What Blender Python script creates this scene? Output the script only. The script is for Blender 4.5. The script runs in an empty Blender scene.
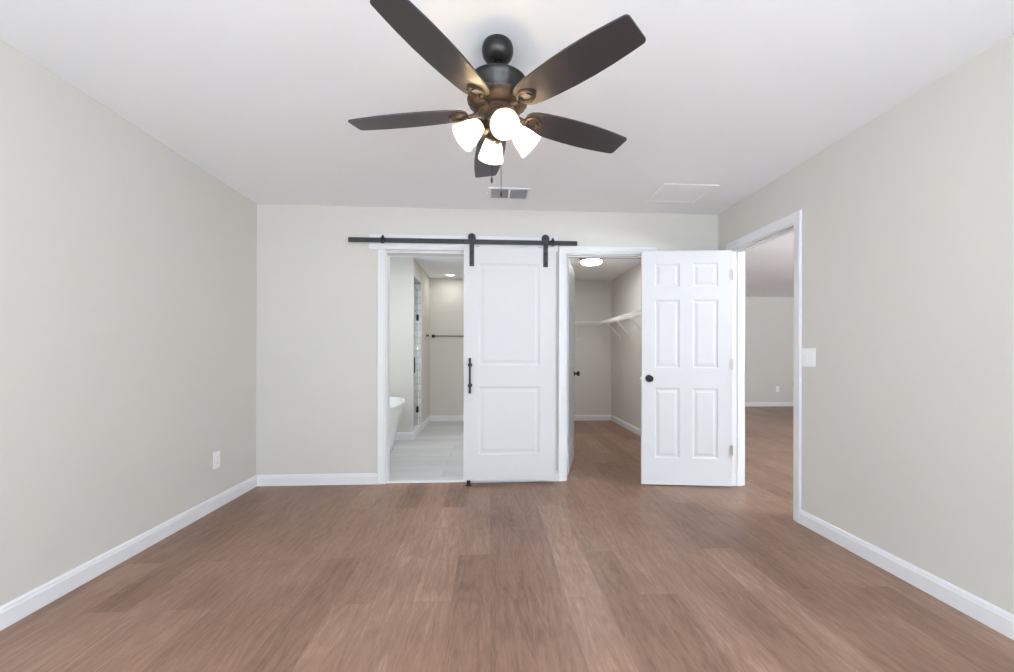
import bpy, bmesh, math, random
from mathutils import Vector, Matrix
random.seed(7)
PI = math.pi
scene = bpy.context.scene
COL = scene.collection

# ------------------------------------------------------------------ camera
F_PX, CX, CY = 426.68, 516.59, 354.84            # focal length and principal point in a 1014 x 672 frame
ROLL, YAW, EYE = 0.00163, 0.06129, 1.1388
cam_data = bpy.data.cameras.new('camera')
cam = bpy.data.objects.new('camera', cam_data)
COL.objects.link(cam)
cam_data.sensor_fit = 'HORIZONTAL'
cam_data.sensor_width = 36.0
cam_data.lens = F_PX / 1014 * 36.0
cam_data.shift_x = (507 - CX) / 1014
cam_data.shift_y = (CY - 336) / 1014
cam_data.clip_start = 0.02
rt = Vector((math.cos(YAW), -math.sin(YAW), 0))
fw = Vector((math.sin(YAW), math.cos(YAW), 0))
up = Vector((0, 0, 1))
e1 = rt * math.cos(ROLL) + up * math.sin(ROLL)
e2 = -rt * math.sin(ROLL) + up * math.cos(ROLL)
M = Matrix((e1, e2, -fw)).transposed().to_4x4()
M.translation = Vector((0, 0, EYE))
cam.matrix_world = M
scene.camera = cam

# ------------------------------------------------------------------ world, view, daylight
scene.view_settings.view_transform = 'Standard'
scene.view_settings.look = 'None'
scene.view_settings.gamma = 1.0
scene.view_settings.use_curve_mapping = False
scene.view_settings.exposure = -0.03
scene.cycles.sample_clamp_indirect = 0.0
scene.cycles.max_bounces = 14
scene.cycles.diffuse_bounces = 8
scene.cycles.glossy_bounces = 5
scene.cycles.transmission_bounces = 8
world = bpy.data.worlds.new('sky')
scene.world = world
world.use_nodes = True
bg = world.node_tree.nodes['Background']
bg.inputs['Color'].default_value = (0.85, 0.93, 1.0, 1)
bg.inputs['Strength'].default_value = 1.0


def area(name, loc, rot, sx, sy, power, color=(1, 1, 1), spread=PI):
    d = bpy.data.lights.new(name, 'AREA')
    d.shape = 'RECTANGLE'
    d.size, d.size_y, d.energy, d.color = sx, sy, power, color
    d.spread = spread
    o = bpy.data.objects.new(name, d)
    COL.objects.link(o)
    o.location = loc
    o.rotation_euler = rot
    return o


DAY = (0.75, 0.875, 1.0)
FRONT_Y, XL_WALL, XR_WALL = -3.0, -2.023, 2.105
# daylight at the bedroom window, then fill light at added unseen windows
area('daylight_bedroom', (0.05, FRONT_Y - 0.02, 1.30), (PI / 2 + 1.4, 0, 0), 3.1, 1.9, 435, DAY)
area('side_fill', (XR_WALL + 0.02, -1.35, 1.30), (PI / 2 + 0.25, 0, PI / 2), 1.5, 1.7, 125, DAY)  # added fill that brightens the left wall
area('side_fill', (XL_WALL - 0.02, -1.35, 1.30), (PI / 2 + 0.25, 0, -PI / 2), 1.5, 1.7, 80, DAY)  # added fill that brightens the right wall
area('bathroom_fill', (-2.03, 4.75, 1.62), (PI / 2, 0, -PI / 2), 1.0, 0.75, 12, DAY)  # added fill for the bathroom, at a made-up window
area('hall_fill', (6.0, 0.93, 1.35), (PI / 2 + 1.4, 0, 0), 2.6, 1.7, 820, (0.78, 0.89, 1.0))  # added fill for the hall, from an invented window out of view


def lamp(name, loc, size, power, color):
    o = area(name, loc, (0, 0, 0), size, size, power, color)
    o.data.shape = 'DISK'
    return o


# ------------------------------------------------------------------ dimensions
XL, XR, YB, H = -2.023, 2.105, 3.828, 2.44
WT = 0.115
YB2, XR2, YF = YB + WT, XR + WT, 7.33

# ------------------------------------------------------------------ materials


def nt(name):
    m = bpy.data.materials.new(name)
    m.use_nodes = True
    n = m.node_tree
    return m, n, n.nodes['Principled BSDF']


def plain(name, col, rough=0.5, metal=0.0, bump=0.0, scale=200, vary=0.0, spec=0.5):
    m, n, b = nt(name)
    b.inputs['Roughness'].default_value = rough
    b.inputs['Metallic'].default_value = metal
    b.inputs['Specular IOR Level'].default_value = spec
    tc = n.nodes.new('ShaderNodeTexCoord')
    nz = n.nodes.new('ShaderNodeTexNoise')
    nz.inputs['Scale'].default_value = scale
    nz.inputs['Detail'].default_value = 3
    n.links.new(tc.outputs['Object'], nz.inputs['Vector'])
    rm = n.nodes.new('ShaderNodeMapRange')
    rm.inputs['To Min'].default_value = 1 - vary
    rm.inputs['To Max'].default_value = 1 + vary
    n.links.new(nz.outputs['Fac'], rm.inputs['Value'])
    mx = n.nodes.new('ShaderNodeMix')
    mx.data_type = 'RGBA'
    mx.blend_type = 'MULTIPLY'
    mx.inputs['Factor'].default_value = 1.0
    mx.inputs[6].default_value = (*col, 1)
    n.links.new(rm.outputs[0], mx.inputs[7])
    n.links.new(mx.outputs[2], b.inputs['Base Color'])
    if bump:
        bp = n.nodes.new('ShaderNodeBump')
        bp.inputs['Strength'].default_value = bump
        bp.inputs['Distance'].default_value = 0.002
        n.links.new(nz.outputs['Fac'], bp.inputs['Height'])
        n.links.new(bp.outputs['Normal'], b.inputs['Normal'])
    return m


def emit(name, col, strength, base=(0.9, 0.9, 0.88)):
    m, n, b = nt(name)
    b.inputs['Base Color'].default_value = (*base, 1)
    b.inputs['Roughness'].default_value = 0.35
    b.inputs['Emission Color'].default_value = (*col, 1)
    b.inputs['Emission Strength'].default_value = strength
    return m


def planks(name, cols, w, l, rough, grain, along='Y', seam=(0.2, 0.15, 0.12), seam_mix=0.35, tone=0.5, spec=0.5, mortar=0.0012):
    """floorboards: staggered boards, each with its own tint and a stretched grain"""
    m, n, b = nt(name)
    N, L = n.nodes.new, n.links.new
    tc = N('ShaderNodeTexCoord')
    sep = N('ShaderNodeSeparateXYZ')
    L(tc.outputs['Object'], sep.inputs[0])
    cmb = N('ShaderNodeCombineXYZ')
    a, c = ('Y', 'X') if along == 'Y' else ('X', 'Y')
    L(sep.outputs[a], cmb.inputs['X'])
    L(sep.outputs[c], cmb.inputs['Y'])
    br = N('ShaderNodeTexBrick')
    br.offset, br.offset_frequency, br.squash = 0.37, 2, 1.0
    br.inputs['Scale'].default_value = 1.0
    br.inputs['Brick Width'].default_value = l
    br.inputs['Row Height'].default_value = w
    br.inputs['Mortar Size'].default_value = mortar
    br.inputs['Mortar Smooth'].default_value = 0.4
    br.inputs['Color1'].default_value = (0, 0, 0, 1)
    br.inputs['Color2'].default_value = (1, 1, 1, 1)
    br.inputs['Mortar'].default_value = (0.5, 0.5, 0.5, 1)
    L(cmb.outputs[0], br.inputs['Vector'])
    # grain coordinates shifted board by board
    sh = N('ShaderNodeVectorMath')
    sh.operation = 'MULTIPLY_ADD'
    sh.inputs[1].default_value = (37.0, 11.0, 5.0)
    L(br.outputs['Color'], sh.inputs[0])
    L(cmb.outputs[0], sh.inputs[2])
    st = N('ShaderNodeMapping')
    st.inputs['Scale'].default_value = (2.6, 20.0, 1.0)
    L(sh.outputs[0], st.inputs['Vector'])
    g1 = N('ShaderNodeTexNoise')
    g1.inputs['Scale'].default_value = 1.6
    g1.inputs['Detail'].default_value = 6
    g1.inputs['Roughness'].default_value = 0.62
    g1.inputs['Distortion'].default_value = 0.5
    L(st.outputs[0], g1.inputs['Vector'])
    st2 = N('ShaderNodeMapping')
    st2.inputs['Scale'].default_value = (1.1, 6.5, 1.0)
    L(sh.outputs[0], st2.inputs['Vector'])
    n2 = N('ShaderNodeTexNoise')                    # cathedral figure: contour lines of a slow stretched noise
    n2.inputs['Scale'].default_value = 1.0
    n2.inputs['Detail'].default_value = 1.5
    L(st2.outputs[0], n2.inputs['Vector'])
    n4 = N('ShaderNodeTexNoise')                    # slow cloudy patches
    n4.inputs['Scale'].default_value = 2.2
    n4.inputs['Detail'].default_value = 3
    L(cmb.outputs[0], n4.inputs['Vector'])
    st3 = N('ShaderNodeMapping')
    st3.inputs['Scale'].default_value = (11.0, 95.0, 1.0)
    L(sh.outputs[0], st3.inputs['Vector'])
    g3 = N('ShaderNodeTexNoise')
    g3.inputs['Scale'].default_value = 2.0
    g3.inputs['Detail'].default_value = 3
    L(st3.outputs[0], g3.inputs['Vector'])

    def math_(op, x, y):
        k = N('ShaderNodeMath')
        k.operation = op
        for i, v in enumerate((x, y)):
            if isinstance(v, (int, float)):
                k.inputs[i].default_value = v
            else:
                L(v, k.inputs[i])
        return k.outputs[0]
    ring = math_('SINE', math_('MULTIPLY', n2.outputs['Fac'], 85.0), 0.0)
    s = math_('MULTIPLY', g1.outputs['Fac'], 0.62 * grain)
    s = math_('ADD', s, math_('MULTIPLY', ring, 0.042 * grain))
    s = math_('ADD', s, math_('MULTIPLY', n4.outputs['Fac'], 0.40 * grain))
    s = math_('ADD', s, math_('MULTIPLY', g3.outputs['Fac'], 0.42 * grain))
    s = math_('ADD', s, math_('MULTIPLY', br.outputs['Color'], tone))
    s = math_('ADD', s, 0.5 - 0.72 * grain - 0.5 * tone)
    cr = N('ShaderNodeValToRGB')
    els = cr.color_ramp.elements
    els[0].position, els[0].color = 0.0, (*cols[0], 1)
    els[1].position, els[1].color = 1.0, (*cols[-1], 1)
    for i, cc in enumerate(cols[1:-1]):
        e = els.new((i + 1) / (len(cols) - 1))
        e.color = (*cc, 1)
    L(s, cr.inputs['Fac'])
    mx = N('ShaderNodeMix')
    mx.data_type = 'RGBA'
    L(math_('MULTIPLY', br.outputs['Fac'], seam_mix), mx.inputs['Factor'])
    L(cr.outputs['Color'], mx.inputs[6])
    mx.inputs[7].default_value = (*seam, 1)
    L(mx.outputs[2], b.inputs['Base Color'])
    b.inputs['Roughness'].default_value = rough
    b.inputs['Specular IOR Level'].default_value = spec
    bp = N('ShaderNodeBump')
    bp.inputs['Strength'].default_value = 0.10
    bp.inputs['Distance'].default_value = 0.001
    L(g3.outputs['Fac'], bp.inputs['Height'])
    L(bp.outputs['Normal'], b.inputs['Normal'])
    return m


def tile_mat(name, col, grout, w, h):
    m, n, b = nt(name)
    N, L = n.nodes.new, n.links.new
    tc = N('ShaderNodeTexCoord')
    sep = N('ShaderNodeSeparateXYZ')
    L(tc.outputs['Object'], sep.inputs[0])
    ad = N('ShaderNodeMath')
    L(sep.outputs['X'], ad.inputs[0])
    L(sep.outputs['Y'], ad.inputs[1])
    cmb = N('ShaderNodeCombineXYZ')
    L(ad.outputs[0], cmb.inputs['X'])
    L(sep.outputs['Z'], cmb.inputs['Y'])
    br = N('ShaderNodeTexBrick')
    br.inputs['Scale'].default_value = 1.0
    br.inputs['Brick Width'].default_value = w
    br.inputs['Row Height'].default_value = h
    br.inputs['Mortar Size'].default_value = 0.006
    br.inputs['Color1'].default_value = (*col, 1)
    br.inputs['Color2'].default_value = (*[c * 0.96 for c in col], 1)
    br.inputs['Mortar'].default_value = (*grout, 1)
    L(cmb.outputs[0], br.inputs['Vector'])
    L(br.outputs['Color'], b.inputs['Base Color'])
    b.inputs['Roughness'].default_value = 0.2
    return m


def glass_mat(name):
    m, n, b = nt(name)
    b.inputs['Base Color'].default_value = (0.96, 0.99, 0.98, 1)
    b.inputs['Roughness'].default_value = 0.0
    b.inputs['IOR'].default_value = 1.45
    b.inputs['Transmission Weight'].default_value = 1.0
    return m


M_WALL = plain('greige_wall_paint', (0.62, 0.597, 0.55), 0.75, bump=0.06, scale=160, vary=0.012)
M_CEIL = plain('white_ceiling_paint', (0.885, 0.90, 0.92), 0.85, bump=0.08, scale=120, vary=0.01)
M_TRIM = plain('white_semigloss_trim', (0.74, 0.738, 0.75), 0.5, spec=0.3, vary=0.006, scale=40)
M_DOOR = plain('white_door_paint', (0.66, 0.655, 0.662), 0.55, spec=0.25, vary=0.006, scale=40)
M_FLOOR = planks('brown_vinyl_plank', [(0.115, 0.060, 0.037), (0.215, 0.122, 0.081), (0.300, 0.180, 0.126), (0.45, 0.298, 0.222)],
                 0.178, 1.22, 0.36, 1.25, 'Y', tone=0.34, spec=0.3)
M_BFLOOR = planks('grey_plank_tile', [(0.40, 0.40, 0.40), (0.53, 0.53, 0.53), (0.66, 0.66, 0.66)],
                  0.20, 1.2, 0.45, 0.9, 'X', seam=(0.36, 0.36, 0.355), seam_mix=1.0, tone=0.4, mortar=0.004)
M_TILE = tile_mat('white_shower_tile', (0.84, 0.84, 0.85), (0.60, 0.60, 0.60), 0.30, 0.10)
M_BLACK = plain('matte_black_metal', (0.018, 0.018, 0.019), 0.45, 0.3, vary=0.1)
M_IRON = plain('charcoal_steel', (0.035, 0.037, 0.039), 0.5, 0.2, vary=0.08)
M_BRONZE = plain('oil_rubbed_bronze', (0.030, 0.027, 0.025), 0.34, 0.55, vary=0.15, scale=60)
M_BRONZE2 = plain('brushed_bronze', (0.030, 0.020, 0.015), 0.42, 0.4, vary=0.2, scale=60)
M_BLADE = planks('dark_walnut_blade', [(0.030, 0.025, 0.027), (0.040, 0.034, 0.036), (0.052, 0.043, 0.045)], 5.0, 9.0, 0.38, 0.8, 'X', seam_mix=0.0, tone=0.0)
M_NICKEL = plain('satin_nickel', (0.62, 0.61, 0.59), 0.35, 0.8, vary=0.03)
M_RING = plain('brushed_nickel', (0.34, 0.33, 0.32), 0.45, 0.6, vary=0.05)
M_WIRE = plain('white_coated_wire', (0.82, 0.80, 0.77), 0.4, vary=0.01)
M_PLASTIC = plain('white_plastic', (0.84, 0.84, 0.82), 0.35, vary=0.01)
M_SLOT = plain('dark_slot', (0.10, 0.10, 0.10), 0.6, vary=0.02)
M_DUCT = plain('grey_duct', (0.45, 0.455, 0.46), 0.7, vary=0.05)
M_VENT = plain('white_vent_enamel', (0.84, 0.85, 0.86), 0.45, vary=0.01)
M_TUB = plain('white_acrylic', (0.86, 0.86, 0.85), 0.12, vary=0.004)
M_GLASS = glass_mat('clear_glass')
M_SHADE, _n, _b = nt('frosted_glass_shade')
_n.nodes.remove(_b)
_d, _t, _m = _n.nodes.new('ShaderNodeBsdfDiffuse'), _n.nodes.new('ShaderNodeBsdfTranslucent'), _n.nodes.new('ShaderNodeMixShader')
_d.inputs['Color'].default_value = (0.92, 0.88, 0.82, 1)
_t.inputs['Color'].default_value = (0.97, 0.88, 0.74, 1)
_m.inputs[0].default_value = 0.5
_n.links.new(_d.outputs[0], _m.inputs[1])
_n.links.new(_t.outputs[0], _m.inputs[2])
_n.links.new(_m.outputs[0], _n.nodes['Material Output'].inputs['Surface'])
M_BULB = emit('warm_bulb', (1.0, 0.93, 0.80), 85.0)
M_LENS = emit('bright_light_lens', (1.0, 0.98, 0.94), 6.0)
M_DIFF = emit('bright_glass_diffuser', (0.98, 0.98, 1.0), 30.0)

# ------------------------------------------------------------------ mesh helpers


def add_box(bm, x0, x1, y0, y1, z0, z1, bevel=0.0, seg=2):
    vs = [bm.verts.new(p) for p in ((x0, y0, z0), (x1, y0, z0), (x1, y1, z0), (x0, y1, z0), (x0, y0, z1), (x1, y0, z1), (x1, y1, z1), (x0, y1, z1))]
    fs = [bm.faces.new([vs[i] for i in q]) for q in ((3, 2, 1, 0), (4, 5, 6, 7), (0, 1, 5, 4), (1, 2, 6, 5), (2, 3, 7, 6), (3, 0, 4, 7))]
    if bevel:
        es = list({e for f in fs for e in f.edges})
        bmesh.ops.bevel(bm, geom=es, offset=bevel, segments=seg, profile=0.5, affect='EDGES')
    return vs


def add_lathe(bm, prof, seg=40, mat=None, cap=True):
    """profile [(r, z)] turned about local Z; mat maps it into place"""
    mat = mat or Matrix()
    rings = []
    for r, z in prof:
        if r < 1e-6:
            rings.append([bm.verts.new(mat @ Vector((0, 0, z)))])
        else:
            rings.append([bm.verts.new(mat @ Vector((r * math.cos(2 * PI * i / seg), r * math.sin(2 * PI * i / seg), z))) for i in range(seg)])
    for a, b in zip(rings, rings[1:]):
        for i in range(seg):
            j = (i + 1) % seg
            if len(a) == 1 and len(b) == 1:
                continue
            if len(a) == 1:
                bm.faces.new((a[0], b[j], b[i]))
            elif len(b) == 1:
                bm.faces.new((a[i], a[j], b[0]))
            else:
                bm.faces.new((a[i], a[j], b[j], b[i]))
    if cap:
        for r in (rings[0], rings[-1]):
            if len(r) > 1:
                bm.faces.new(r)
    return rings


def frame_to(p, q):
    """matrix whose Z axis runs from p to q, origin at p"""
    d = Vector(q) - Vector(p)
    m = d.to_track_quat('Z', 'Y').to_matrix().to_4x4()
    m.translation = Vector(p)
    return m, d.length


def add_rod(bm, p, q, r, seg=10, r2=None):
    m, l = frame_to(p, q)
    add_lathe(bm, [(r, 0), (r if r2 is None else r2, l)], seg, m)


def add_tube(bm, pts, r, seg=8):
    """tube of radius r (or list of radii) along a polyline"""
    pts = [Vector(p) for p in pts]
    rr = r if isinstance(r, (list, tuple)) else [r] * len(pts)
    rings = []
    ref = None
    for i, p in enumerate(pts):
        t = (pts[min(i + 1, len(pts) - 1)] - pts[max(i - 1, 0)]).normalized()
        if ref is None:
            ref = t.orthogonal().normalized()
        ref = (ref - t * ref.dot(t)).normalized()
        b = t.cross(ref)
        rings.append([bm.verts.new(p + (ref * math.cos(2 * PI * k / seg) + b * math.sin(2 * PI * k / seg)) * rr[i]) for k in range(seg)])
    for a, b in zip(rings, rings[1:]):
        for k in range(seg):
            j = (k + 1) % seg
            bm.faces.new((a[k], a[j], b[j], b[k]))
    bm.faces.new(rings[0])
    bm.faces.new(rings[-1])


def add_prism(bm, outline, z0, z1, bevel=0.0, mat=None):
    mat = mat or Matrix()
    lo = [bm.verts.new(mat @ Vector((x, y, z0))) for x, y in outline]
    hi = [bm.verts.new(mat @ Vector((x, y, z1))) for x, y in outline]
    n = len(outline)
    fs = [bm.faces.new(lo[::-1]), bm.faces.new(hi)]
    for i in range(n):
        j = (i + 1) % n
        fs.append(bm.faces.new((lo[i], lo[j], hi[j], hi[i])))
    if bevel:
        es = list(fs[0].edges) + list(fs[1].edges)
        bmesh.ops.bevel(bm, geom=es, offset=bevel, segments=2, profile=0.5, affect='EDGES')


def obj(name, bm, mat, parent=None, smooth=None):
    bmesh.ops.recalc_face_normals(bm, faces=bm.faces[:])
    me = bpy.data.meshes.new(name)
    bm.to_mesh(me)
    bm.free()
    for mm in (mat if isinstance(mat, (list, tuple)) else [mat]):
        me.materials.append(mm)
    if smooth:
        for p in me.polygons:
            p.use_smooth = True
        me.set_sharp_from_angle(angle=math.radians(smooth))
    o = bpy.data.objects.new(name, me)
    COL.objects.link(o)
    if parent:
        o.parent = parent
    return o


def new():
    return bmesh.new()


def tag(o, label, cat, group=None, kind=None):
    o['label'] = label
    o['category'] = cat
    if group:
        o['group'] = group
    if kind:
        o['kind'] = kind
    return o


def thing(name, label, cat, loc=(0, 0, 0), rotz=0.0, group=None, kind=None):
    o = bpy.data.objects.new(name, None)
    COL.objects.link(o)
    o.empty_display_size = 0.1
    o.location = loc
    o.rotation_euler = (0, 0, rotz)
    return tag(o, label, cat, group, kind)


def struct(name, bm, mat, label, cat, smooth=None):
    return tag(obj(name, bm, mat, None, smooth), label, cat, kind='structure')


def part(name, bm, mat, parent, smooth=None, label=None):
    o = obj(name, bm, mat, parent, smooth)
    if label:
        o['label'] = label
    return o


def boxes(*bs):
    bm = new()
    for b in bs:
        add_box(bm, *b)
    return bm


# ------------------------------------------------------------------ setting: floors, ceiling, walls
HX, HY0, HY1 = 8.2, 0.9, 9.15                      # the room beyond the entry door
struct('floor', boxes((XL - 0.15, HX + 0.12, FRONT_Y - 0.15, HY1 + 0.12, -0.12, 0.0)), M_FLOOR,
       'brown wood-look plank floor running from the bedroom into closet and hall', 'floor')
struct('floor_bathroom', boxes((XL, 0.56, YB2 - 0.06, YF, 0.0, 0.008)), M_BFLOOR,
       'pale grey wood-look tile floor of the bathroom', 'floor')
struct('ceiling', boxes((XL - 0.15, HX + 0.12, FRONT_Y - 0.15, HY1 + 0.12, H, H + 0.12)), M_CEIL,
       'flat white ceiling above the bedroom', 'ceiling')

# left wall runs on beside the bathroom, with an added bathroom window
BW = (4.25, 5.25, 1.25, 2.0)
RW = (-2.1, -0.6, 0.45, 2.15)                      # added side windows behind the camera, cut for fill light
struct('wall_left', boxes((XL - 0.12, XL, FRONT_Y - 0.12, RW[0], 0, H), (XL - 0.12, XL, RW[1], BW[0], 0, H), (XL - 0.12, XL, RW[0], RW[1], 0, RW[2]), (XL - 0.12, XL, RW[0], RW[1], RW[3], H), (XL - 0.12, XL, BW[1], YF + 0.12, 0, H),
                          (XL - 0.12, XL, BW[0], BW[1], 0, BW[2]), (XL - 0.12, XL, BW[0], BW[1], BW[3], H)), M_WALL,
       'long bare greige wall on the left of the bedroom', 'wall')
EO = (2.838, 3.605, 2.052)                         # entry opening in the right wall: y0, y1, top
struct('wall_right', boxes((XR, XR2, FRONT_Y - 0.12, RW[0], 0, H), (XR, XR2, RW[1], EO[0], 0, H), (XR, XR2, RW[0], RW[1], 0, RW[2]), (XR, XR2, RW[0], RW[1], RW[3], H), (XR, XR2, EO[1], YF, 0, H), (XR, XR2, EO[0], EO[1], EO[2], H)), M_WALL,
       'greige wall on the right with the entry doorway and light switch', 'wall')
BO = (-0.920, -0.195, 2.045)                       # bathroom opening: x0, x1, top
CO = (0.684, 1.446, 2.050)                         # closet opening
struct('wall_back', boxes((XL, BO[0], YB, YB2, 0, H), (BO[1], CO[0], YB, YB2, 0, H), (CO[1], XR, YB, YB2, 0, H),
                          (BO[0], BO[1], YB, YB2, BO[2], H), (CO[0], CO[1], YB, YB2, CO[2], H)), M_WALL,
       'greige end wall holding the bathroom and closet doorways', 'wall')
FW = (-1.5, 1.6, 0.35, 2.25)                       # window behind the camera
struct('wall_front', boxes((XL, FW[0], FRONT_Y - 0.12, FRONT_Y, 0, H), (FW[1], XR, FRONT_Y - 0.12, FRONT_Y, 0, H),
                           (FW[0], FW[1], FRONT_Y - 0.12, FRONT_Y, 0, FW[2]), (FW[0], FW[1], FRONT_Y - 0.12, FRONT_Y, FW[3], H)), M_WALL,
       'greige window wall behind the viewpoint', 'wall')
# bathroom
SX, SY0, SY1 = -1.03, 5.83, 6.45                   # face of the shower wall and its opening
TY = 5.775
struct('wall_tub', boxes((XL, SX, TY, SY0, 0, H)), M_WALL, 'short greige wall behind the bathtub', 'wall')
struct('wall_shower', boxes((SX - WT, SX, SY0, SY1, 2.205, H), (SX - WT, SX, SY1 + 0.008, YF, 0, H)), M_WALL,
       'narrow greige wall beside the shower opening', 'wall')
struct('wall_shower_tile', boxes((SX - WT, SX, SY0, SY1, 2.197, 2.205), (SX - WT, SX, SY1, SY1 + 0.008, 0.008, 2.205),
                                 (SX - WT - 0.008, SX - WT, SY1, YF, 0.008, H),
                                 (XL, SX - WT, YF - 0.008, YF, 0.008, H), (XL, XL + 0.008, SY0 + 0.008, YF, 0.008, H), (XL, SX - WT, SY0, SY0 + 0.008, 0.008, H)), M_TILE,
       'white tiled lining of the shower', 'wall')
struct('trim_curb', boxes((SX - WT, SX + 0.005, SY0, SY1, 0.008, 0.095)), M_TRIM, 'low white shower curb', 'trim')
struct('wall_partition', boxes((0.56, 0.66, YB2, YF, 0, H)), M_WALL, 'partition between bathroom and closet', 'wall')
struct('wall_far', boxes((XL, XR2, YF, YF + 0.12, 0, H)), M_WALL, 'greige wall at the far end of bathroom and closet', 'wall')
# hall
HW = (4.7, 7.3, 0.5, 2.2)  # opening of the added hall window
struct('wall_hall', boxes((XR2, HX, HY1, HY1 + 0.12, 0, H), (HX, HX + 0.12, HY0, HY1, 0, H), (XR2, XR2 + 0.1, YF, HY1, 0, H),
                          (XR2, HW[0], HY0 - 0.12, HY0, 0, H), (HW[1], HX, HY0 - 0.12, HY0, 0, H),
                          (HW[0], HW[1], HY0 - 0.12, HY0, 0, HW[2]), (HW[0], HW[1], HY0 - 0.12, HY0, HW[3], H)), M_WALL,
       'plain greige walls of the room seen through the entry doorway', 'wall')


def window(name, axis, a0, a1, z0, z1, c0, c1, label):
    """frame with a central mullion and glass; axis = direction the window runs along"""
    def bx(bm, p0, p1, q0, q1, r0, r1):
        if axis == 'X':
            add_box(bm, p0, p1, q0, q1, r0, r1)
        else:
            add_box(bm, q0, q1, p0, p1, r0, r1)
    m = (c0 + c1) / 2
    bm = new()
    bx(bm, a0, a1, m - 0.03, m + 0.03, z0, z0 + 0.05)
    bx(bm, a0, a1, m - 0.03, m + 0.03, z1 - 0.05, z1)
    mid = (a0 + a1) / 2
    for x0, x1 in ((a0, a0 + 0.05), (mid - 0.03, mid + 0.03), (a1 - 0.05, a1)):
        bx(bm, x0, x1, m - 0.03, m + 0.03, z0 + 0.05, z1 - 0.05)
    o = struct(name, bm, M_TRIM, label, 'window')
    return o


window('window_1', 'X', FW[0], FW[1], FW[2], FW[3], FRONT_Y - 0.16, FRONT_Y - 0.06, 'wide bedroom window behind the viewpoint')
window('added_window_4', 'Y', RW[0], RW[1], RW[2], RW[3], XR + 0.055, XR + 0.155, 'added unseen side window for fill light beyond the right edge')
window('added_window_5', 'Y', RW[0], RW[1], RW[2], RW[3], XL - 0.16, XL - 0.06, 'added unseen side window for fill light beyond the left edge')
window('added_window_2', 'Y', BW[0], BW[1], BW[2], BW[3], XL - 0.16, XL - 0.06, 'small added bathroom window above the tub, out of view')
window('added_window_3', 'X', HW[0], HW[1], HW[2], HW[3], HY0 - 0.16, HY0 - 0.06, 'added unseen window lighting the room past the entry door')

# ------------------------------------------------------------------ baseboards and casings
BASE = [(0, 0), (0.014, 0), (0.014, 0.070), (0.011, 0.078), (0.010, 0.086), (0.006, 0.093), (0.0, 0.095)]


def baseboard(name, p, q, side, label, z=0.0):
    """profile run from p to q; side = outward normal (into the room)"""
    bm = new()
    n = Vector((side[0], side[1], 0))
    rings = []
    for e in (p, q):
        rings.append([bm.verts.new(Vector((e[0], e[1], z)) + n * t + Vector((0, 0, hh))) for t, hh in BASE])
    k = len(BASE)
    for i in range(k):
        j = (i + 1) % k
        bm.faces.new((rings[0][i], rings[0][j], rings[1][j], rings[1][i]))
    bm.faces.new(rings[0])
    bm.faces.new(rings[1])
    return struct(name, bm, M_TRIM, label, 'baseboard')


CW = 0.066
CAS = [(0.005, 0), (0.005, 0.008), (0.010, 0.011), (0.024, 0.011), (0.030, 0.0135), (0.048, 0.0155), (0.064, 0.018), (0.071, 0.016), (0.071, 0)]


def casing(bm, s0, s1, zt, put, legs_only=None):
    """mitred casing round an opening s0..s1 up to zt; put(s, t, z) places s along the wall, t out of it"""
    if legs_only:
        for s, d in ((s0, -1), (s1, 1)):
            lo = [bm.verts.new(put(s + d * o, t, 0)) for o, t in CAS]
            hi = [bm.verts.new(put(s + d * o, t, legs_only)) for o, t in CAS]
            for i in range(len(CAS)):
                j = (i + 1) % len(CAS)
                bm.faces.new((lo[i], lo[j], hi[j], hi[i]))
            bm.faces.new(lo)
            bm.faces.new(hi)
        return
    rings = []
    for path in ((lambda o: (s0 - o, 0)), (lambda o: (s0 - o, zt + o)), (lambda o: (s1 + o, zt + o)), (lambda o: (s1 + o, 0))):
        rings.append([bm.verts.new(put(path(o)[0], t, path(o)[1])) for o, t in CAS])
    for a, b in zip(rings, rings[1:]):
        for i in range(len(CAS)):
            j = (i + 1) % len(CAS)
            bm.faces.new((a[i], a[j], b[j], b[i]))
    bm.faces.new(rings[0])
    bm.faces.new(rings[-1])


def jamb(bm, s0, s1, zt, put, depth, stop=None):
    """lining of the opening: two legs and a head, 8 mm thick inside the rough opening, and a door stop"""
    th = 0.006
    for a0, a1, z0, z1 in ((s0, s0 + th, 0, zt), (s1 - th, s1, 0, zt), (s0 + th, s1 - th, zt - th, zt)):
        c = [put(a0, 0.001, z0), put(a1, -depth - 0.001, z1)]
        add_box(bm, min(c[0].x, c[1].x), max(c[0].x, c[1].x), min(c[0].y, c[1].y), max(c[0].y, c[1].y), z0, z1)
    if stop:
        t0, t1 = stop
        st = 0.016
        for a0, a1, z0, z1 in ((s0, s0 + st, 0, zt), (s1 - st, s1, 0, zt), (s0 + st, s1 - st, zt - st, zt)):
            c = [put(a0, -t0, z0), put(a1, -t1, z1)]
            add_box(bm, min(c[0].x, c[1].x), max(c[0].x, c[1].x), min(c[0].y, c[1].y), max(c[0].y, c[1].y), z0, z1)


put_back = lambda s, t, z: Vector((s, YB - t, z))
put_right = lambda s, t, z: Vector((XR - t, s, z))
put_hall = lambda s, t, z: Vector((XR2 + t, s, z))
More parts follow.
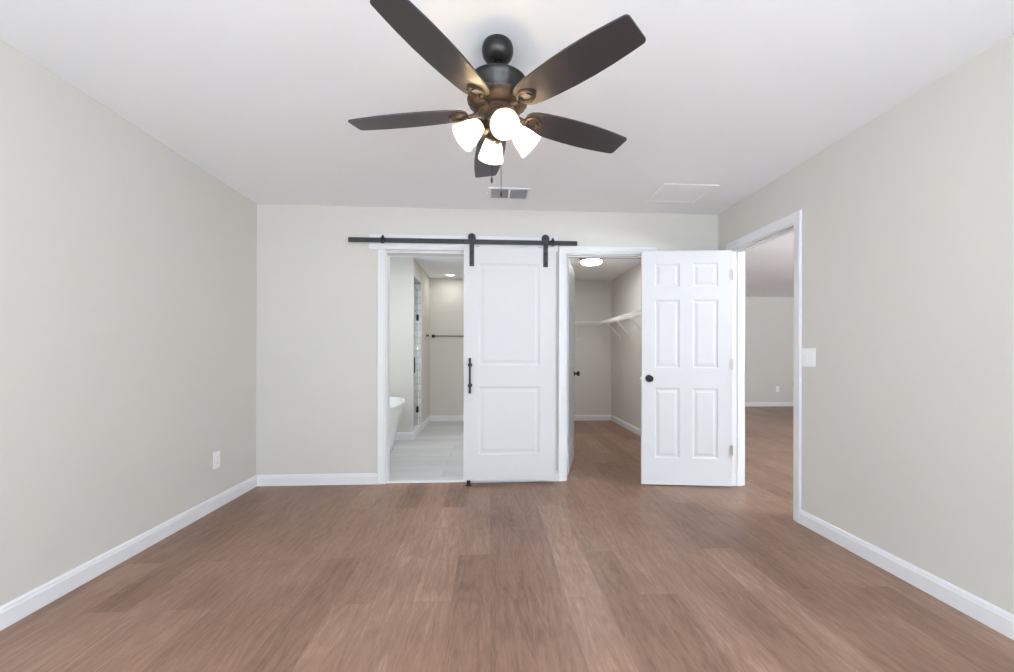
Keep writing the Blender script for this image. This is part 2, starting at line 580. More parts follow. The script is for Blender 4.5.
# bathroom doorway: legs, jamb and the wide header board that carries the rail
bm = new()
casing(bm, BO[0], BO[1], BO[2], put_back, legs_only=2.064)
jamb(bm, BO[0], BO[1], BO[2], put_back, WT)
struct('trim_1', bm, M_TRIM, 'white casing round the bathroom doorway', 'door trim')
bm = new()
add_box(bm, -1.062, 0.603, YB - 0.022, YB, 2.064, 2.194, 0.002)
struct('trim_2', bm, M_TRIM, 'wide white header board behind the black rail', 'door trim')
bm = new()
casing(bm, CO[0], CO[1], CO[2], put_back)
jamb(bm, CO[0], CO[1], CO[2], put_back, WT, (0.03, 0.07))
struct('trim_3', bm, M_TRIM, 'white casing round the closet doorway', 'door trim')
bm = new()
casing(bm, EO[0], EO[1], EO[2], put_right)
jamb(bm, EO[0], EO[1], EO[2], put_right, WT, (0.045, 0.085))
t4 = struct('trim_4', bm, M_TRIM, 'white casing round the entry doorway in the right wall', 'door trim')
bm = new()
add_box(bm, XR + 0.012, XR + 0.042, EO[0] + 0.006, EO[0] + 0.0085, 0.905, 0.975)
add_box(bm, XR + 0.001, XR + 0.012, EO[0] + 0.004, EO[0] + 0.011, 0.918, 0.962)
part('strike_plate', bm, M_BLACK, t4, label='black strike plate')
struct('trim_threshold', boxes((BO[0] + 0.006, BO[1] - 0.006, YB + 0.01, YB2 - 0.06, 0.0, 0.009)), M_TRIM,
       'thin pale strip between wood floor and bathroom tile', 'threshold')

baseboard('baseboard_left', (XL, FRONT_Y), (XL, YB), (1, 0), 'white baseboard along the long left wall')
baseboard('baseboard_right', (XR, FRONT_Y), (XR, EO[0] - 0.071), (-1, 0), 'white baseboard along the right wall up to the entry door')
baseboard('baseboard_right_corner', (XR, EO[1] + 0.071), (XR, YB), (-1, 0), 'stub of white baseboard behind the open entry door')
baseboard('baseboard_back', (XL + 0.014, YB), (BO[0] - 0.071, YB), (0, -1), 'white baseboard on the end wall left of the bathroom')
baseboard('baseboard_back_middle', (BO[1] + 0.071, YB), (CO[0] - 0.071, YB), (0, -1), 'white baseboard behind the sliding door')
baseboard('baseboard_back_corner', (CO[1] + 0.071, YB), (XR - 0.014, YB), (0, -1), 'white baseboard on the end wall right of the closet')
baseboard('baseboard_tub', (XL, TY), (SX + 0.014, TY), (0, -1), 'white baseboard behind the bathtub', 0.008)
baseboard('baseboard_tub_end', (SX, TY), (SX, SY0 - 0.005), (1, 0), 'short white baseboard at the corner before the shower', 0.008)
baseboard('baseboard_shower', (SX, SY1 + 0.005), (SX, YF), (1, 0), 'white baseboard between shower and bathroom end wall', 0.008)
baseboard('baseboard_bathroom', (SX + 0.014, YF), (0.56, YF), (0, -1), 'white baseboard below the towel bar', 0.008)
baseboard('baseboard_closet', (0.66, YF), (XR - 0.014, YF), (0, -1), 'white baseboard on the closet end wall')
baseboard('baseboard_closet_side', (XR, YB2), (XR, YF), (-1, 0), 'white baseboard on the closet side wall')
baseboard('baseboard_closet_partition', (0.66, YB2), (0.66, YF - 0.014), (1, 0), 'white baseboard hidden behind the closet door')
baseboard('baseboard_hall', (XR2 + 0.1, HY1), (HX, HY1), (0, -1), 'white baseboard on the far wall past the entry door')

# ------------------------------------------------------------------ panel doors


def leaf(w, z0, z1, th, xs, zs, flip=1, rise=0.002, depth=0.007, ins=(0.010, 0.022, 0.040)):
    """door slab 0..w, z0..z1, thickness th (y 0..-th... centred on y=0), moulded panels in every (xs pair, zs pair) on both faces"""
    bm = new()
    gx = sorted({0, w, *[v for p in xs for v in p]})
    gz = sorted({z0, z1, *[v for p in zs for v in p]})
    for sgn in (1, -1):
        y = sgn * th / 2
        V = {}

        def v(x, yy, z):
            k = (round(x, 5), round(yy, 5), round(z, 5))
            if k not in V:
                V[k] = bm.verts.new((x * flip, yy, z))
            return V[k]
        for i in range(len(gx) - 1):
            for j in range(len(gz) - 1):
                a, b, c, d = gx[i], gx[i + 1], gz[j], gz[j + 1]
                if (a, b) in xs and (c, d) in zs:
                    rings = []
                    for off, dep in ((0, 0), (ins[0], depth), (ins[1], depth), (ins[2], rise)):
                        yy = y - sgn * dep
                        rings.append([v(a + off, yy, c + off), v(b - off, yy, c + off), v(b - off, yy, d - off), v(a + off, yy, d - off)])
                    for r0, r1 in zip(rings, rings[1:]):
                        for k in range(4):
                            l = (k + 1) % 4
                            bm.faces.new((r0[k], r0[l], r1[l], r1[k]))
                    bm.faces.new(rings[-1])
                else:
                    bm.faces.new((v(a, y, c), v(b, y, c), v(b, y, d), v(a, y, d)))
    t = th / 2
    for i in range(len(gx) - 1):
        for z in (z0, z1):
            bm.faces.new([bm.verts.new((x * flip, yy, z)) for x, yy in ((gx[i], -t), (gx[i + 1], -t), (gx[i + 1], t), (gx[i], t))])
    for j in range(len(gz) - 1):
        for x in (0, w):
            bm.faces.new([bm.verts.new((x * flip, yy, z)) for yy, z in ((-t, gz[j]), (-t, gz[j + 1]), (t, gz[j + 1]), (t, gz[j]))])
    bmesh.ops.remove_doubles(bm, verts=bm.verts[:], dist=1e-5)
    return bm


KNOB = [(0.0, 0), (0.031, 0), (0.032, 0.003), (0.030, 0.006), (0.014, 0.010), (0.011, 0.016), (0.011, 0.026), (0.018, 0.032),
        (0.026, 0.040), (0.0285, 0.050), (0.026, 0.058), (0.016, 0.063), (0.0, 0.064)]


def knob_at(parent, x, y, z, sgn):
    bm = new()
    m = Matrix.Translation((x, y, z)) @ Matrix.Rotation(PI / 2 * (1 if sgn < 0 else -1), 4, 'X')
    add_lathe(bm, KNOB, 28, m)
    return part('knob', bm, M_BLACK, parent, 40, 'round black knob')


def six_panel(name, label, hinge, ang, flip, kind='structure'):
    """hinged six panel door; the leaf runs along local +x*flip from the hinge"""
    t = thing(name, label, 'door', hinge, ang, kind=kind)
    w, th = 0.762, 0.035
    xs = [(0.115, 0.327), (0.438, 0.650)]
    zs = [(0.245, 0.851), (1.025, 1.62), (1.73, 1.936)]
    part('door_leaf', leaf(w, 0.010, 2.044, th, xs, zs, flip), M_DOOR, t)
    for s in (1, -1):
        knob_at(t, flip * (w - 0.062), s * th / 2, 0.935, s)
    bm = new()
    add_box(bm, min(flip * w, flip * (w + 0.0015)), max(flip * w, flip * (w + 0.0015)), -0.012, 0.012, 0.906, 0.964)
    add_box(bm, min(flip * w, flip * (w + 0.009)), max(flip * w, flip * (w + 0.009)), -0.007, 0.007, 0.925, 0.945)
    part('latch_plate', bm, M_NICKEL, t, label='nickel latch plate on the door edge')
    return t


def hinges(t, x, y, zs, side):
    for z in zs:
        bm = new()
        add_lathe(bm, [(0.0, -0.048), (0.004, -0.047), (0.0065, -0.0445), (0.0065, 0.0445), (0.004, 0.047), (0, 0.048)], 14, Matrix.Translation((x, y, z)))
        add_box(bm, min(x, x + side * 0.03), max(x, x + side * 0.03), y - 0.001, y + 0.0012, z - 0.044, z + 0.044)
        part('hinge', bm, M_NICKEL, t, 40, 'satin nickel hinge')


# entry door, swung back towards the end wall
d1 = six_panel('door_1', 'white six-panel entry door standing open beside the right wall', (2.078, 3.570, 0), math.radians(-7.9), -1)
hinges(d1, 0.006, -0.0185, (0.32, 1.06, 1.83), -1)
# closet door, swung into the closet
d2 = six_panel('door_2', 'white closet door swung inward, seen almost edge-on in the closet doorway', (0.713, 3.957, 0), math.radians(74.7), 1)
hinges(d2, 0.0, -0.0185, (0.34, 1.06, 1.86), 1)

# ------------------------------------------------------------------ sliding barn door on its rail
DX0, DX1, DYF, DTH = -0.234, 0.578, YB - 0.075, 0.034
bd = thing('barn_door', 'white two-panel sliding door hanging from the black rail', 'sliding door', (DX0, DYF + DTH / 2, 0), kind='thing')
W = DX1 - DX0
part('door_leaf', leaf(W, 0.032, 2.084, DTH, [(0.128, 0.671)], [(0.262, 0.862), (1.046, 1.94)], 1, rise=0.002, depth=0.005, ins=(0.014, 0.030, 0.046)), M_DOOR, bd)
# pull handle: turned bar on two collared posts
hx, hy = 0.056, -DTH / 2
hb = new()
add_lathe(hb, [(0, 0.803), (0.0095, 0.803), (0.0105, 0.807), (0.0105, 0.836), (0.009, 0.842), (0.009, 1.072), (0.0105, 1.078), (0.0105, 1.107), (0.0095, 1.111), (0, 1.111)], 20,
          Matrix.Translation((hx, hy - 0.036, 0)))
h_ = part('pull_handle', hb, M_IRON, bd, 40, 'charcoal bar handle')
for z in (0.871, 1.05):
    bm = new()
    add_lathe(bm, [(0.0, 0), (0.02, 0), (0.02, 0.004), (0.009, 0.008), (0.009, 0.028)], 20, Matrix.Translation((hx, hy, z)) @ Matrix.Rotation(PI / 2, 4, 'X'))
    add_lathe(bm, [(0.009, -0.013), (0.0155, -0.012), (0.017, -0.006), (0.017, 0.006), (0.0155, 0.012), (0.009, 0.013)], 20, Matrix.Translation((hx, hy - 0.036, z)))
    part('handle_post', bm, M_IRON, h_, 40)
RY = DYF + DTH / 2                                   # the rail stands in the plane of the door
for x in (0.070, 0.720):
    # strap: flat bar, rounded head round the wheel axle
    pts = []
    r, zc, zb = 0.0205, 2.172, 1.914
    outline = [(x - r, zb), (x + r, zb), (x + r, zc)] + [(x + 0.024 * math.cos(a), zc + 0.024 * math.sin(a)) for a in [i * PI / 14 for i in range(0, 15)]] + [(x - r, zc)]
    bm = new()
    mt = Matrix(((1, 0, 0, 0), (0, 0, 1, 0), (0, 1, 0, 0), (0, 0, 0, 1)))
    add_prism(bm, outline, -DTH / 2 - 0.0055, -DTH / 2 - 0.0005, 0.0, mt)
    hg = part('hanger_strap', bm, M_IRON, bd, None, 'charcoal strap hanger')
    bm = new()
    ax = Matrix.Translation((x, 0, zc)) @ Matrix.Rotation(PI / 2, 4, 'X')
    add_lathe(bm, [(0.0, -0.011), (0.033, -0.011), (0.034, -0.009), (0.034, -0.006), (0.019, -0.004), (0.019, 0.004), (0.034, 0.006), (0.034, 0.009), (0.033, 0.011), (0, 0.011)], 32, ax)
    part('wheel', bm, M_IRON, hg, 40)
    for z in (zc, 1.945, 2.035):
        bm = new()
        add_lathe(bm, [(0.0095, DTH / 2 + 0.0045), (0.0095, DTH / 2 + 0.009), (0.006, DTH / 2 + 0.012), (0, DTH / 2 + 0.012)], 16, Matrix.Translation((x, 0, z)) @ Matrix.Rotation(PI / 2, 4, 'X'))
        part('bolt', bm, M_BLACK, hg, 40)
for x in (0.122, 0.668):
    bm = new()
    add_lathe(bm, [(0, 0), (0.013, 0), (0.013, 0.006), (0.006, 0.008), (0, 0.008)], 20, Matrix.Translation((x, 0, 2.084)))
    part('jump_stop', bm, M_BLACK, bd, 40, 'small black disc on the door top')

rl = thing('hanging_rail', 'long black flat rail bolted across the white header board', 'rail', (-0.229, RY, 2.134), kind='thing')
bm = new()
add_box(bm, -1.0, 1.0015, -0.0035, 0.0035, -0.020, 0.020, 0.0012)
part('rail_bar', bm, M_IRON, rl)
for x in (-0.67, -0.405, 0.0, 0.401, 0.72):
    bm = new()
    mm = Matrix.Translation((x, 0, -0.001)) @ Matrix.Rotation(-PI / 2, 4, 'X')
    add_lathe(bm, [(0.011, 0.0035), (0.011, YB - RY - 0.0225)], 16, mm)
    part('spacer', bm, M_IRON, rl, 40)
    bm = new()
    add_lathe(bm, [(0.0085, 0.0030), (0.0085, 0.0065), (0.005, 0.009), (0, 0.009)], 6, Matrix.Translation((x, 0, -0.001)) @ Matrix.Rotation(PI / 2, 4, 'X'))
    part('bolt', bm, M_IRON, rl)
for x, s in ((-0.706, 1), (0.782, -1)):
    bm = new()
    add_box(bm, x - 0.015, x + 0.015, -0.013, 0.011, -0.027, 0.028, 0.006)
    add_lathe(bm, [(0.008, 0), (0.009, 0.012), (0.006, 0.018), (0, 0.018)], 14, Matrix.Translation((x, -0.001, 0.026)))
    add_lathe(bm, [(0.012, 0), (0.012, 0.012), (0.009, 0.016), (0, 0.016)], 16, Matrix.Translation((x + s * 0.011, -0.001, 0.006)) @ Matrix.Rotation(s * PI / 2, 4, 'Y'))
    part('end_stop', bm, M_BLACK, rl, 40, 'clamped end stop')
fg = new()
add_box(fg, -0.212, -0.165, DYF - 0.035, DYF - 0.006, 0.0, 0.004)
add_box(fg, -0.205, -0.172, DYF - 0.010, DYF - 0.006, 0.0, 0.042, 0.001)
add_lathe(fg, [(0.010, 0), (0.010, 0.005), (0.006, 0.007), (0, 0.007)], 14, Matrix.Translation((-0.176, DYF - 0.024, 0.003)))
tag(obj('floor_guide', fg, M_BLACK), 'small black floor guide at the sliding door foot', 'door guide')

# ------------------------------------------------------------------ ceiling fan
FX, FY, BZ, PH = 0.0284, 1.7894, 2.156, 0.0886
fan = thing('ceiling_fan', 'dark five-blade ceiling fan with four lit glass shades', 'ceiling fan', (FX, FY, H))
oz = lambda z: z - H
bm = new()
add_lathe(bm, [(0, 0), (0.058, 0), (0.062, -0.006), (0.0655, -0.020), (0.0655, -0.034), (0.060, -0.054), (0.049, -0.070), (0.034, -0.080), (0.030, -0.081), (0.022, -0.075), (0, -0.074)], 48)
part('canopy', bm, M_BRONZE, fan, 35)
bm = new()
add_lathe(bm, [(0.0135, -0.06), (0.0135, oz(2.325)), (0.026, oz(2.318)), (0.03, oz(2.305)), (0.03, oz(2.285))], 28)
part('downrod', bm, M_BRONZE, fan, 35)
bm = new()
add_lathe(bm, [(0.02, oz(2.304)), (0.060, oz(2.302)), (0.100, oz(2.292)), (0.122, oz(2.278)), (0.1245, oz(2.272)), (0.121, oz(2.268)), (0.115, oz(2.250)), (0.105, oz(2.220)),
               (0.097, oz(2.208)), (0.02, oz(2.206))], 56)
part('motor_housing', bm, M_BRONZE, fan, 35)
# ribbed lower bowl
bm = new()
seg = 96
prof = [(0.090, 2.208), (0.118, 2.207), (0.127, 2.201), (0.122, 2.190), (0.104, 2.176), (0.084, 2.166), (0.03, 2.163)]
rings = []
for r, z in prof:
    rings.append([bm.verts.new(((r + (0.0025 if (i // 2) % 2 else 0) * (0.09 < r < 0.125)) * math.cos(2 * PI * i / seg), (r + (0.0025 if (i // 2) % 2 else 0) * (0.09 < r < 0.125)) * math.sin(2 * PI * i / seg), oz(z))) for i in range(seg)])
for a, b in zip(rings, rings[1:]):
    for i in range(seg):
        bm.faces.new((a[i], a[(i + 1) % seg], b[(i + 1) % seg], b[i]))
bm.faces.new(rings[0])
bm.faces.new(rings[-1])
part('motor_bowl', bm, M_BRONZE2, fan, 50, 'ribbed bronze lower motor cover')
bm = new()
add_lathe(bm, [(0.02, oz(2.166)), (0.074, oz(2.165)), (0.080, oz(2.158)), (0.080, oz(2.150)), (0.066, oz(2.144)), (0.058, oz(2.138)), (0.056, oz(2.118)), (0.062, oz(2.112)), (0.062, oz(2.104)),
               (0.052, oz(2.096)), (0.050, oz(2.070)), (0.056, oz(2.064)), (0.050, oz(2.050)), (0.030, oz(2.038)), (0.012, oz(2.034)), (0.010, oz(2.024)), (0, oz(2.022))], 44)
part('switch_housing', bm, M_BRONZE2, fan, 35, 'stepped bronze hub below the blades')


def smooth_outline(pts, n=3):
    """Chaikin corner cutting of a closed polygon"""
    for _ in range(n):
        out = []
        for i, p in enumerate(pts):
            q = pts[(i + 1) % len(pts)]
            out += [(p[0] * 0.75 + q[0] * 0.25, p[1] * 0.75 + q[1] * 0.25), (p[0] * 0.25 + q[0] * 0.75, p[1] * 0.25 + q[1] * 0.75)]
        pts = out
    return pts


def blade_outline():
    edge = [(0.128, 0.030), (0.140, 0.047), (0.165, 0.058), (0.21, 0.065), (0.28, 0.071), (0.36, 0.075), (0.44, 0.0755), (0.52, 0.072), (0.59, 0.066), (0.634, 0.061)]
    tip = []
    cx_, cy_, rr = 0.636, 0.047, 0.014
    for i in range(0, 7):
        a = PI / 2 - i * PI / 12
        tip.append((cx_ + rr * math.cos(a), cy_ + rr * math.sin(a)))
    half = edge[:-1] + tip
    return [(x, y) for x, y in half] + [(x, -y) for x, y in reversed(half)]


blade_me = iron_me = None
for k in range(5):
    a = PH + PI / 2 + k * 2 * PI / 5
    if blade_me is None:
        bm = new()
        add_prism(bm, blade_outline(), -0.003, 0.003, 0.001)
        b = obj('blade', bm, M_BLADE, fan)
        b['label'] = 'dark wood blade'
        # bracket: arm from the motor and an open pointed loop under the blade root
        bm = new()
        add_tube(bm, [(0.060, 0, 0.012), (0.085, 0, -0.002), (0.110, 0, -0.009), (0.128, 0, -0.0095)], [0.012, 0.0115, 0.010, 0.009], 12)
        lp = []
        ctrl = [(0.122, 0.0), (0.136, 0.026), (0.160, 0.038), (0.186, 0.034), (0.214, 0.010), (0.216, 0.0), (0.214, -0.010), (0.186, -0.034), (0.160, -0.038), (0.136, -0.026)]
        lp = smooth_outline(ctrl, 2)
        n = len(lp)
        c0 = Vector((0.166, 0, 0))
        inner = [(c0.x + (x - c0.x) * 0.62, y * 0.60) for x, y in lp]
        vs = [[bm.verts.new((x, y, z)) for (x, y) in ring] for ring, z in ((lp, -0.004), (lp, -0.0085), ([(c0.x + (x - c0.x) * 0.82, y * 0.82) for x, y in lp], -0.013), (inner, -0.0085), (inner, -0.004))]
        for r0, r1 in zip(vs, vs[1:]):
            for i in range(n):
                bm.faces.new((r0[i], r0[(i + 1) % n], r1[(i + 1) % n], r1[i]))
        for i in range(n):
            bm.faces.new((vs[0][i], vs[-1][i], vs[-1][(i + 1) % n], vs[0][(i + 1) % n]))
        # crescent inside the loop
        cr = [(0.150 + 0.004, -0.010), (0.160, -0.013), (0.170, -0.0125), (0.180, -0.009)]
        add_tube(bm, [(0.180, -0.011, -0.008), (0.187, -0.004, -0.009), (0.188, 0.004, -0.009), (0.181, 0.011, -0.008)], [0.002, 0.004, 0.004, 0.002], 8)
        for sx, sy in ((0.142, 0.0), (0.196, 0.017), (0.196, -0.017)):
            add_lathe(bm, [(0, -0.0155), (0.004, -0.0145), (0.0055, -0.012), (0.0055, -0.004)], 12, Matrix.Translation((sx, sy, 0)))
        ir = obj('blade_bracket', bm, M_BRONZE2, b, 50)
        ir['label'] = 'bronze looped bracket'
        blade0, iron0 = b, ir
    else:
        b = blade0.copy()
        COL.objects.link(b)
        ir = iron0.copy()
        COL.objects.link(ir)
        ir.parent = b
    b.matrix_parent_inverse = Matrix()
    b.location = (0, 0, oz(BZ))
    b.rotation_euler = (Matrix.Rotation(a, 3, 'Z') @ Matrix.Rotation(math.radians(-10), 3, 'X')).to_euler()

# light kit: four arms with bell shades, and two pull chains
TILT = math.radians(42)                              # shade axis below the horizontal
for k, deg in enumerate((-80, 11, 101, 191)):
    a = math.radians(deg)
    u = Vector((math.cos(a), math.sin(a), 0))
    ax = (u * math.cos(TILT) + Vector((0, 0, -math.sin(TILT)))).normalized()
    nk = u * 0.066 + Vector((0, 0, oz(2.100)))        # neck of the shade
    bm = new()
    add_tube(bm, [u * 0.030 + Vector((0, 0, oz(2.106))), u * 0.042 + Vector((0, 0, oz(2.113))), u * 0.054 + Vector((0, 0, oz(2.112))), nk + ax * 0.004], [0.009, 0.0085, 0.0085, 0.010], 12)
    m, _ = frame_to(nk, nk + ax)
    add_lathe(bm, [(0, -0.006), (0.018, -0.004), (0.026, 0.004), (0.0275, 0.016), (0.0245, 0.018), (0, 0.018)], 28, m)
    arm = part('lamp_arm', bm, M_BRONZE2, fan, 40)
    bm = new()
    outer = [(0.0265, 0.012), (0.031, 0.022), (0.0365, 0.036), (0.0425, 0.054), (0.0475, 0.074), (0.0515, 0.094), (0.056, 0.108), (0.0575, 0.112)]
    innr = [(r - 0.0032, z) for r, z in reversed(outer)]
    add_lathe(bm, outer + innr, 36, m, cap=False)
    vsn = bm.verts[:]
    sh = part('lamp_shade', bm, M_SHADE, arm, 50, 'frosted white glass bell shade')
    bm = new()
    add_lathe(bm, [(0, 0.018), (0.012, 0.02), (0.013, 0.034), (0.020, 0.048), (0.0255, 0.062), (0.026, 0.072), (0.021, 0.084), (0.010, 0.091), (0, 0.092)], 24, m)
    part('bulb', bm, M_BULB, arm, 50, 'glowing bulb')
for px, py, z0, z1 in ((-0.024, -0.046, 2.07, 1.862), (0.014, -0.048, 2.07, 1.805)):
    bm = new()
    z = z0
    add_rod(bm, (px, py, oz(z0)), (px, py, oz(z1)), 0.0011, 6)
    while z > z1:
        add_lathe(bm, [(0, -0.0017), (0.0017, 0), (0, 0.0017)], 6, Matrix.Translation((px, py, oz(z))))
        z -= 0.005
    ch = part('pull_chain', bm, M_BRONZE2, fan, None, 'thin bead pull chain')
    bm = new()
    add_lathe(bm, [(0, 0.004), (0.0025, 0.002), (0.004, -0.006), (0.0045, -0.014), (0.003, -0.022), (0, -0.024)], 14, Matrix.Translation((px, py, oz(z1))))
    part('fob', bm, M_BRONZE2, ch, 40)

# ------------------------------------------------------------------ ceiling vent and attic hatch
v = thing('ceiling_vent', 'small white ceiling register with two louvred halves', 'vent', (0.148, 3.440, H))
bm = new()
ox, oy, t = 0.162, 0.120, 0.018
for x0, x1, y0, y1 in ((-ox, ox, -oy, -oy + t), (-ox, ox, oy - t, oy), (-ox, -ox + t, -oy + t, oy - t), (ox - t, ox, -oy + t, oy - t), (-0.007, 0.007, -oy + t, oy - t)):
    add_box(bm, x0, x1, y0, y1, -0.007, 0)
part('vent_frame', bm, M_VENT, v)
bm = new()
add_box(bm, -ox + t, ox - t, -oy + t, oy - t, -0.0008, -0.0002)
part('duct_opening', bm, M_DUCT, v, label='dark duct behind the louvres')
for x0, x1 in ((-ox + t, -0.007), (0.007, ox - t)):
    bm = new()
    n = 9
    for i in range(n):
        y = -oy + t + (i + 0.5) * (2 * oy - 2 * t) / n
        vs = [bm.verts.new(p) for p in ((x0, y - 0.005, -0.0065), (x1, y - 0.005, -0.0065), (x1, y + 0.004, -0.001), (x0, y + 0.004, -0.001),
                                        (x0, y - 0.0042, -0.0065), (x1, y - 0.0042, -0.0065), (x1, y + 0.0048, -0.001), (x0, y + 0.0048, -0.001))]
        for q in ((0, 1, 2, 3), (7, 6, 5, 4), (0, 4, 5, 1), (1, 5, 6, 2), (2, 6, 7, 3), (3, 7, 4, 0)):
            bm.faces.new([vs[i_] for i_ in q])
    part('louvre', bm, M_VENT, v, label='slatted half of the register')
bm = new()
add_box(bm, -ox - 0.018, -ox - 0.002, -0.012, -0.006, -0.010, -0.004, 0.001)
part('damper_lever', bm, M_VENT, v)

hc = thing('attic_hatch', 'white attic access panel framed flush in the ceiling', 'hatch', (1.53, 3.355, H), kind='thing')
bm = new()
ox, oy, t = 0.215, 0.195, 0.028
for x0, x1, y0, y1 in ((-ox, ox, -oy, -oy + t), (-ox, ox, oy - t, oy), (-ox, -ox + t, -oy + t, oy - t), (ox - t, ox, -oy + t, oy - t)):
    add_box(bm, x0, x1, y0, y1, -0.005, 0, 0.0015)
part('hatch_frame', bm, M_CEIL, hc)
part('hatch_panel', boxes((-ox + t, ox - t, -oy + t, oy - t, -0.003, 0)), M_CEIL, hc)

# ------------------------------------------------------------------ switch and outlets


def plate(name, label, cat, loc, rotz, w, hgt, kind):
    t = thing(name, label, cat, loc, rotz)              # local: plate in XZ, front towards -Y
    bm = new()
    add_box(bm, -w / 2, w / 2, -0.006, 0, -hgt / 2, hgt / 2, 0.0025)
    part('wall_plate', bm, M_PLASTIC, t)
    if kind == 'switch':
        for x in (-0.029, 0.029):
            bm = new()
            add_prism(bm, [(-0.006, -0.033), (-0.0085, -0.033), (-0.0075, 0.0), (-0.0105, 0.033), (-0.006, 0.033)], x - 0.0165, x + 0.0165, 0,
                      Matrix(((0, 0, 1, 0), (1, 0, 0, 0), (0, 1, 0, 0), (0, 0, 0, 1))))
            part('rocker', bm, M_PLASTIC, t)
    else:
        for z in (-0.0195, 0.0195):
            bm = new()
            out = [(0.0165 * math.cos(q), max(-0.0125, min(0.0125, 0.0165 * math.sin(q)))) for q in [i * PI / 16 for i in range(32)]]
            add_prism(bm, out, 0.0055, 0.0085, 0, Matrix(((1, 0, 0, 0), (0, 0, -1, 0), (0, 1, 0, z), (0, 0, 0, 1))))
            rc = part('receptacle', bm, M_PLASTIC, t)
            bm = new()
            add_box(bm, -0.0075, -0.0055, -0.0088, -0.0084, z - 0.001, z + 0.008)
            add_box(bm, 0.0055, 0.0075, -0.0088, -0.0084, z - 0.001, z + 0.007)
            add_lathe(bm, [(0, 0), (0.0024, 0), (0.0024, 0.0005), (0, 0.0005)], 10, Matrix.Translation((0, -0.0084, z - 0.0065)) @ Matrix.Rotation(PI / 2, 4, 'X'))
            part('slot', bm, M_SLOT, rc)
    return t


plate('light_switch', 'white double rocker switch beside the entry doorway', 'switch', (XR, 2.700, 1.125), -PI / 2, 0.118, 0.122, 'switch')
plate('wall_outlet', 'white outlet low on the left wall near the corner', 'outlet', (XL, 3.285, 0.358), PI / 2, 0.075, 0.124, 'outlet')
plate('wall_outlet', 'white outlet on the far wall past the entry doorway', 'outlet', (6.40, HY1, 0.385), 0, 0.075, 0.124, 'outlet')

# ------------------------------------------------------------------ bathroom: tub, shower door, bars, light
tb = thing('bathtub', 'white freestanding bathtub at the left of the bathroom', 'bathtub', (-1.405, 4.86, 0.008))
bm = new()
SEG = 64


def ring(ax, ay, z, e=2.3, off=0.0):
    vs = []
    for i in range(SEG):
        a = 2 * PI * i / SEG
        c, s = math.cos(a), math.sin(a)
        x = ax * math.copysign(abs(c) ** (2 / e), c)
        y = ay * math.copysign(abs(s) ** (2 / e), s)
        vs.append(bm.verts.new((x, y + off, z)))
    return vs


prof = [(0.265, 0.60, 0.0), (0.275, 0.61, 0.012), (0.31, 0.645, 0.15), (0.345, 0.69, 0.33), (0.385, 0.745, 0.49), (0.402, 0.772, 0.555), (0.410, 0.782, 0.575), (0.405, 0.777, 0.588),
        (0.385, 0.757, 0.588), (0.375, 0.745, 0.575), (0.345, 0.70, 0.46), (0.30, 0.63, 0.28), (0.25, 0.56, 0.19), (0.16, 0.42, 0.165)]
rs = [ring(*p) for p in prof]
for a, b in zip(rs, rs[1:]):
    for i in range(SEG):
        bm.faces.new((a[i], a[(i + 1) % SEG], b[(i + 1) % SEG], b[i]))
bm.faces.new(rs[0])
bm.faces.new(rs[-1])
part('tub_shell', bm, M_TUB, tb, 40)
bm = new()
add_lathe(bm, [(0.03, 0), (0.03, 0.004), (0.02, 0.006), (0, 0.006)], 20, Matrix.Translation((0, -0.30, 0.165)))
part('drain', bm, M_NICKEL, tb, 40)

sd = thing('shower_door', 'clear glass shower door with black hinges and handle', 'shower door', (-1.085, SY1, 0.10), kind='thing')
bm = new()
add_box(bm, -0.004, 0.004, -0.60, -0.012, 0.012, 2.02)
part('glass_pane', bm, M_GLASS, sd)
for z in (0.226, 1.590):
    bm = new()
    add_box(bm, -0.018, 0.018, -0.060, -0.001, z - 0.045, z + 0.045, 0.003)
    part('hinge', bm, M_BLACK, sd, label='square black hinge')
bm = new()
for z in (0.800, 0.985):
    add_rod(bm, (-0.006, -0.520, z), (0.045, -0.520, z), 0.008, 12)
add_tube(bm, [(0.045, -0.520, 0.785), (0.045, -0.520, 0.80), (0.045, -0.520, 0.985), (0.045, -0.520, 1.0)], 0.0095, 12)
part('handle', bm, M_BLACK, sd, 40, 'black bar handle')

tw = thing('towel_bar', 'long black towel bar on the bathroom end wall', 'towel bar', (-0.70, YF, 1.455))
bm = new()
add_rod(bm, (-0.285, -0.055, 0), (0.33, -0.055, 0), 0.0085, 14)
part('bar', bm, M_BLACK, tw, 40)
for x in (-0.270, 0.315):
    bm = new()
    add_box(bm, x - 0.026, x + 0.026, -0.007, 0, -0.026, 0.026, 0.002)
    add_box(bm, x - 0.012, x + 0.012, -0.068, -0.006, -0.014, 0.014, 0.002)
    part('bar_post', bm, M_BLACK, tw)
rh = new()
mm = Matrix.Translation((SX, 6.94, 1.447)) @ Matrix.Rotation(PI / 2, 4, 'Y')
add_lathe(rh, [(0, 0), (0.024, 0), (0.024, 0.006), (0.009, 0.009), (0.009, 0.030), (0.016, 0.034), (0.016, 0.042), (0, 0.043)], 24, mm)
tag(obj('robe_hook', rh, M_BLACK, None, 40), 'small black robe hook beside the shower', 'hook')

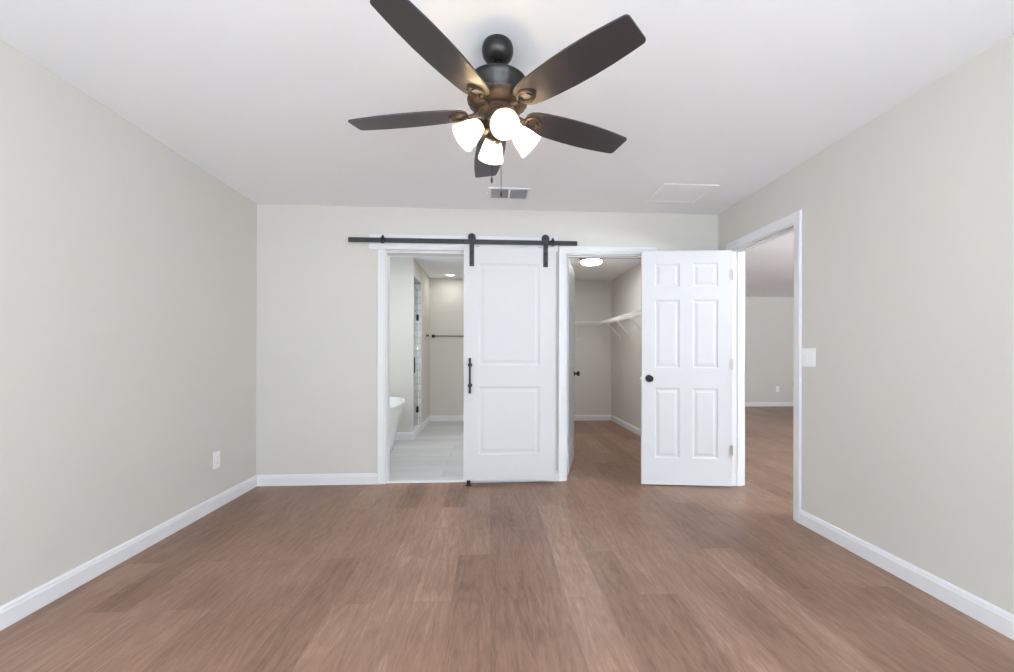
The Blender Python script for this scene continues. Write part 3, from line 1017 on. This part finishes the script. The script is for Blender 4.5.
rc = thing('recessed_light', 'round recessed light glowing in the bathroom ceiling', 'ceiling light', (-0.655, 7.0, H))
bm = new()
add_lathe(bm, [(0.070, -0.001), (0.093, 0), (0.095, -0.004), (0.085, -0.009), (0.070, -0.007)], 40, cap=False)
part('trim_ring', bm, M_PLASTIC, rc, 40)
bm = new()
add_lathe(bm, [(0, -0.005), (0.060, -0.0055), (0.0715, -0.004), (0.0715, -0.001), (0, -0.001)], 40)
part('lens', bm, M_LENS, rc, 40, 'glowing lens')
lamp('bathroom_disk_light', (-0.655, 7.0, H - 0.012), 0.13, 2.5, (1.0, 0.97, 0.94))
lamp('bathroom_disk_light', (-0.15, 5.2, H - 0.012), 0.13, 22, (0.97, 0.98, 1.0))  # added unseen light without a fixture, lifts the bathroom

# ------------------------------------------------------------------ closet: flush light and wire shelves
cl = thing('flush_ceiling_light', 'round flush light glowing on the closet ceiling', 'ceiling light', (1.35, 5.66, H))
bm = new()
add_lathe(bm, [(0, 0), (0.150, 0), (0.155, -0.004), (0.155, -0.040), (0.151, -0.045), (0.143, -0.042), (0, -0.040)], 56)
part('metal_ring', bm, M_RING, cl, 35, 'brushed nickel ring')
bm = new()
add_lathe(bm, [(0.139, -0.041), (0.139, -0.055), (0.133, -0.068), (0.115, -0.078), (0.08, -0.084), (0.04, -0.087), (0, -0.088)], 56)
part('glass_diffuser', bm, M_DIFF, cl, 35, 'white glass bowl')
lamp('closet_lamp', (1.35, 5.66, H - 0.095), 0.25, 11, (0.97, 0.98, 1.0))

SZ, SD = 1.690, 0.300


def shelf(name, label, loc, rotz, L, braces, ends=()):
    """wire shelf against the wall y=0, running x 0..L, front edge at y=-SD"""
    t = thing(name, label, 'shelf', loc, rotz, group='white wire closet shelves')
    bm = new()
    for y, z in ((-0.006, 0), (-SD / 3, -0.003), (-2 * SD / 3, -0.003), (-SD, 0), (-SD, -0.045)):
        add_rod(bm, (0, y, z), (L, y, z), 0.0032, 8)
    n = int(L / 0.0254)
    for i in range(n + 1):
        x = i * L / n
        add_tube(bm, [(x, -0.004, 0.002), (x, -SD, 0.0025), (x, -SD - 0.001, -0.045)], 0.0016, 5)
    part('wire_deck', bm, M_WIRE, t, 40)
    for x in braces:
        bm = new()
        add_tube(bm, [(x, -SD + 0.060, -0.002), (x, -SD + 0.066, -0.012), (x, -0.012, -0.262), (x, -0.006, -0.285)], 0.006, 8)
        add_box(bm, x - 0.011, x + 0.011, -0.007, 0, -0.305, -0.255, 0.002)
        part('support_brace', bm, M_WIRE, t, 40)
    for i in range(int(L / 0.3)):
        x = 0.1 + i * 0.3
        if x < L:
            bm = new()
            add_box(bm, x - 0.007, x + 0.007, -0.013, 0, -0.010, 0.012, 0.002)
            part('wall_clip', bm, M_WIRE, t)
    return t


shelf('wire_shelf', 'white wire shelf across the closet end wall', (0.66, YF, SZ), 0, XR - 0.66 - SD - 0.01, (0.30, 0.845))
shelf('wire_shelf', 'white wire shelf along the closet right wall with diagonal braces', (XR, YF - 0.01, SZ), -PI / 2, YF - 0.01 - (YB2 + 0.35), (0.52, 1.02, 1.62, 2.22, 2.82))
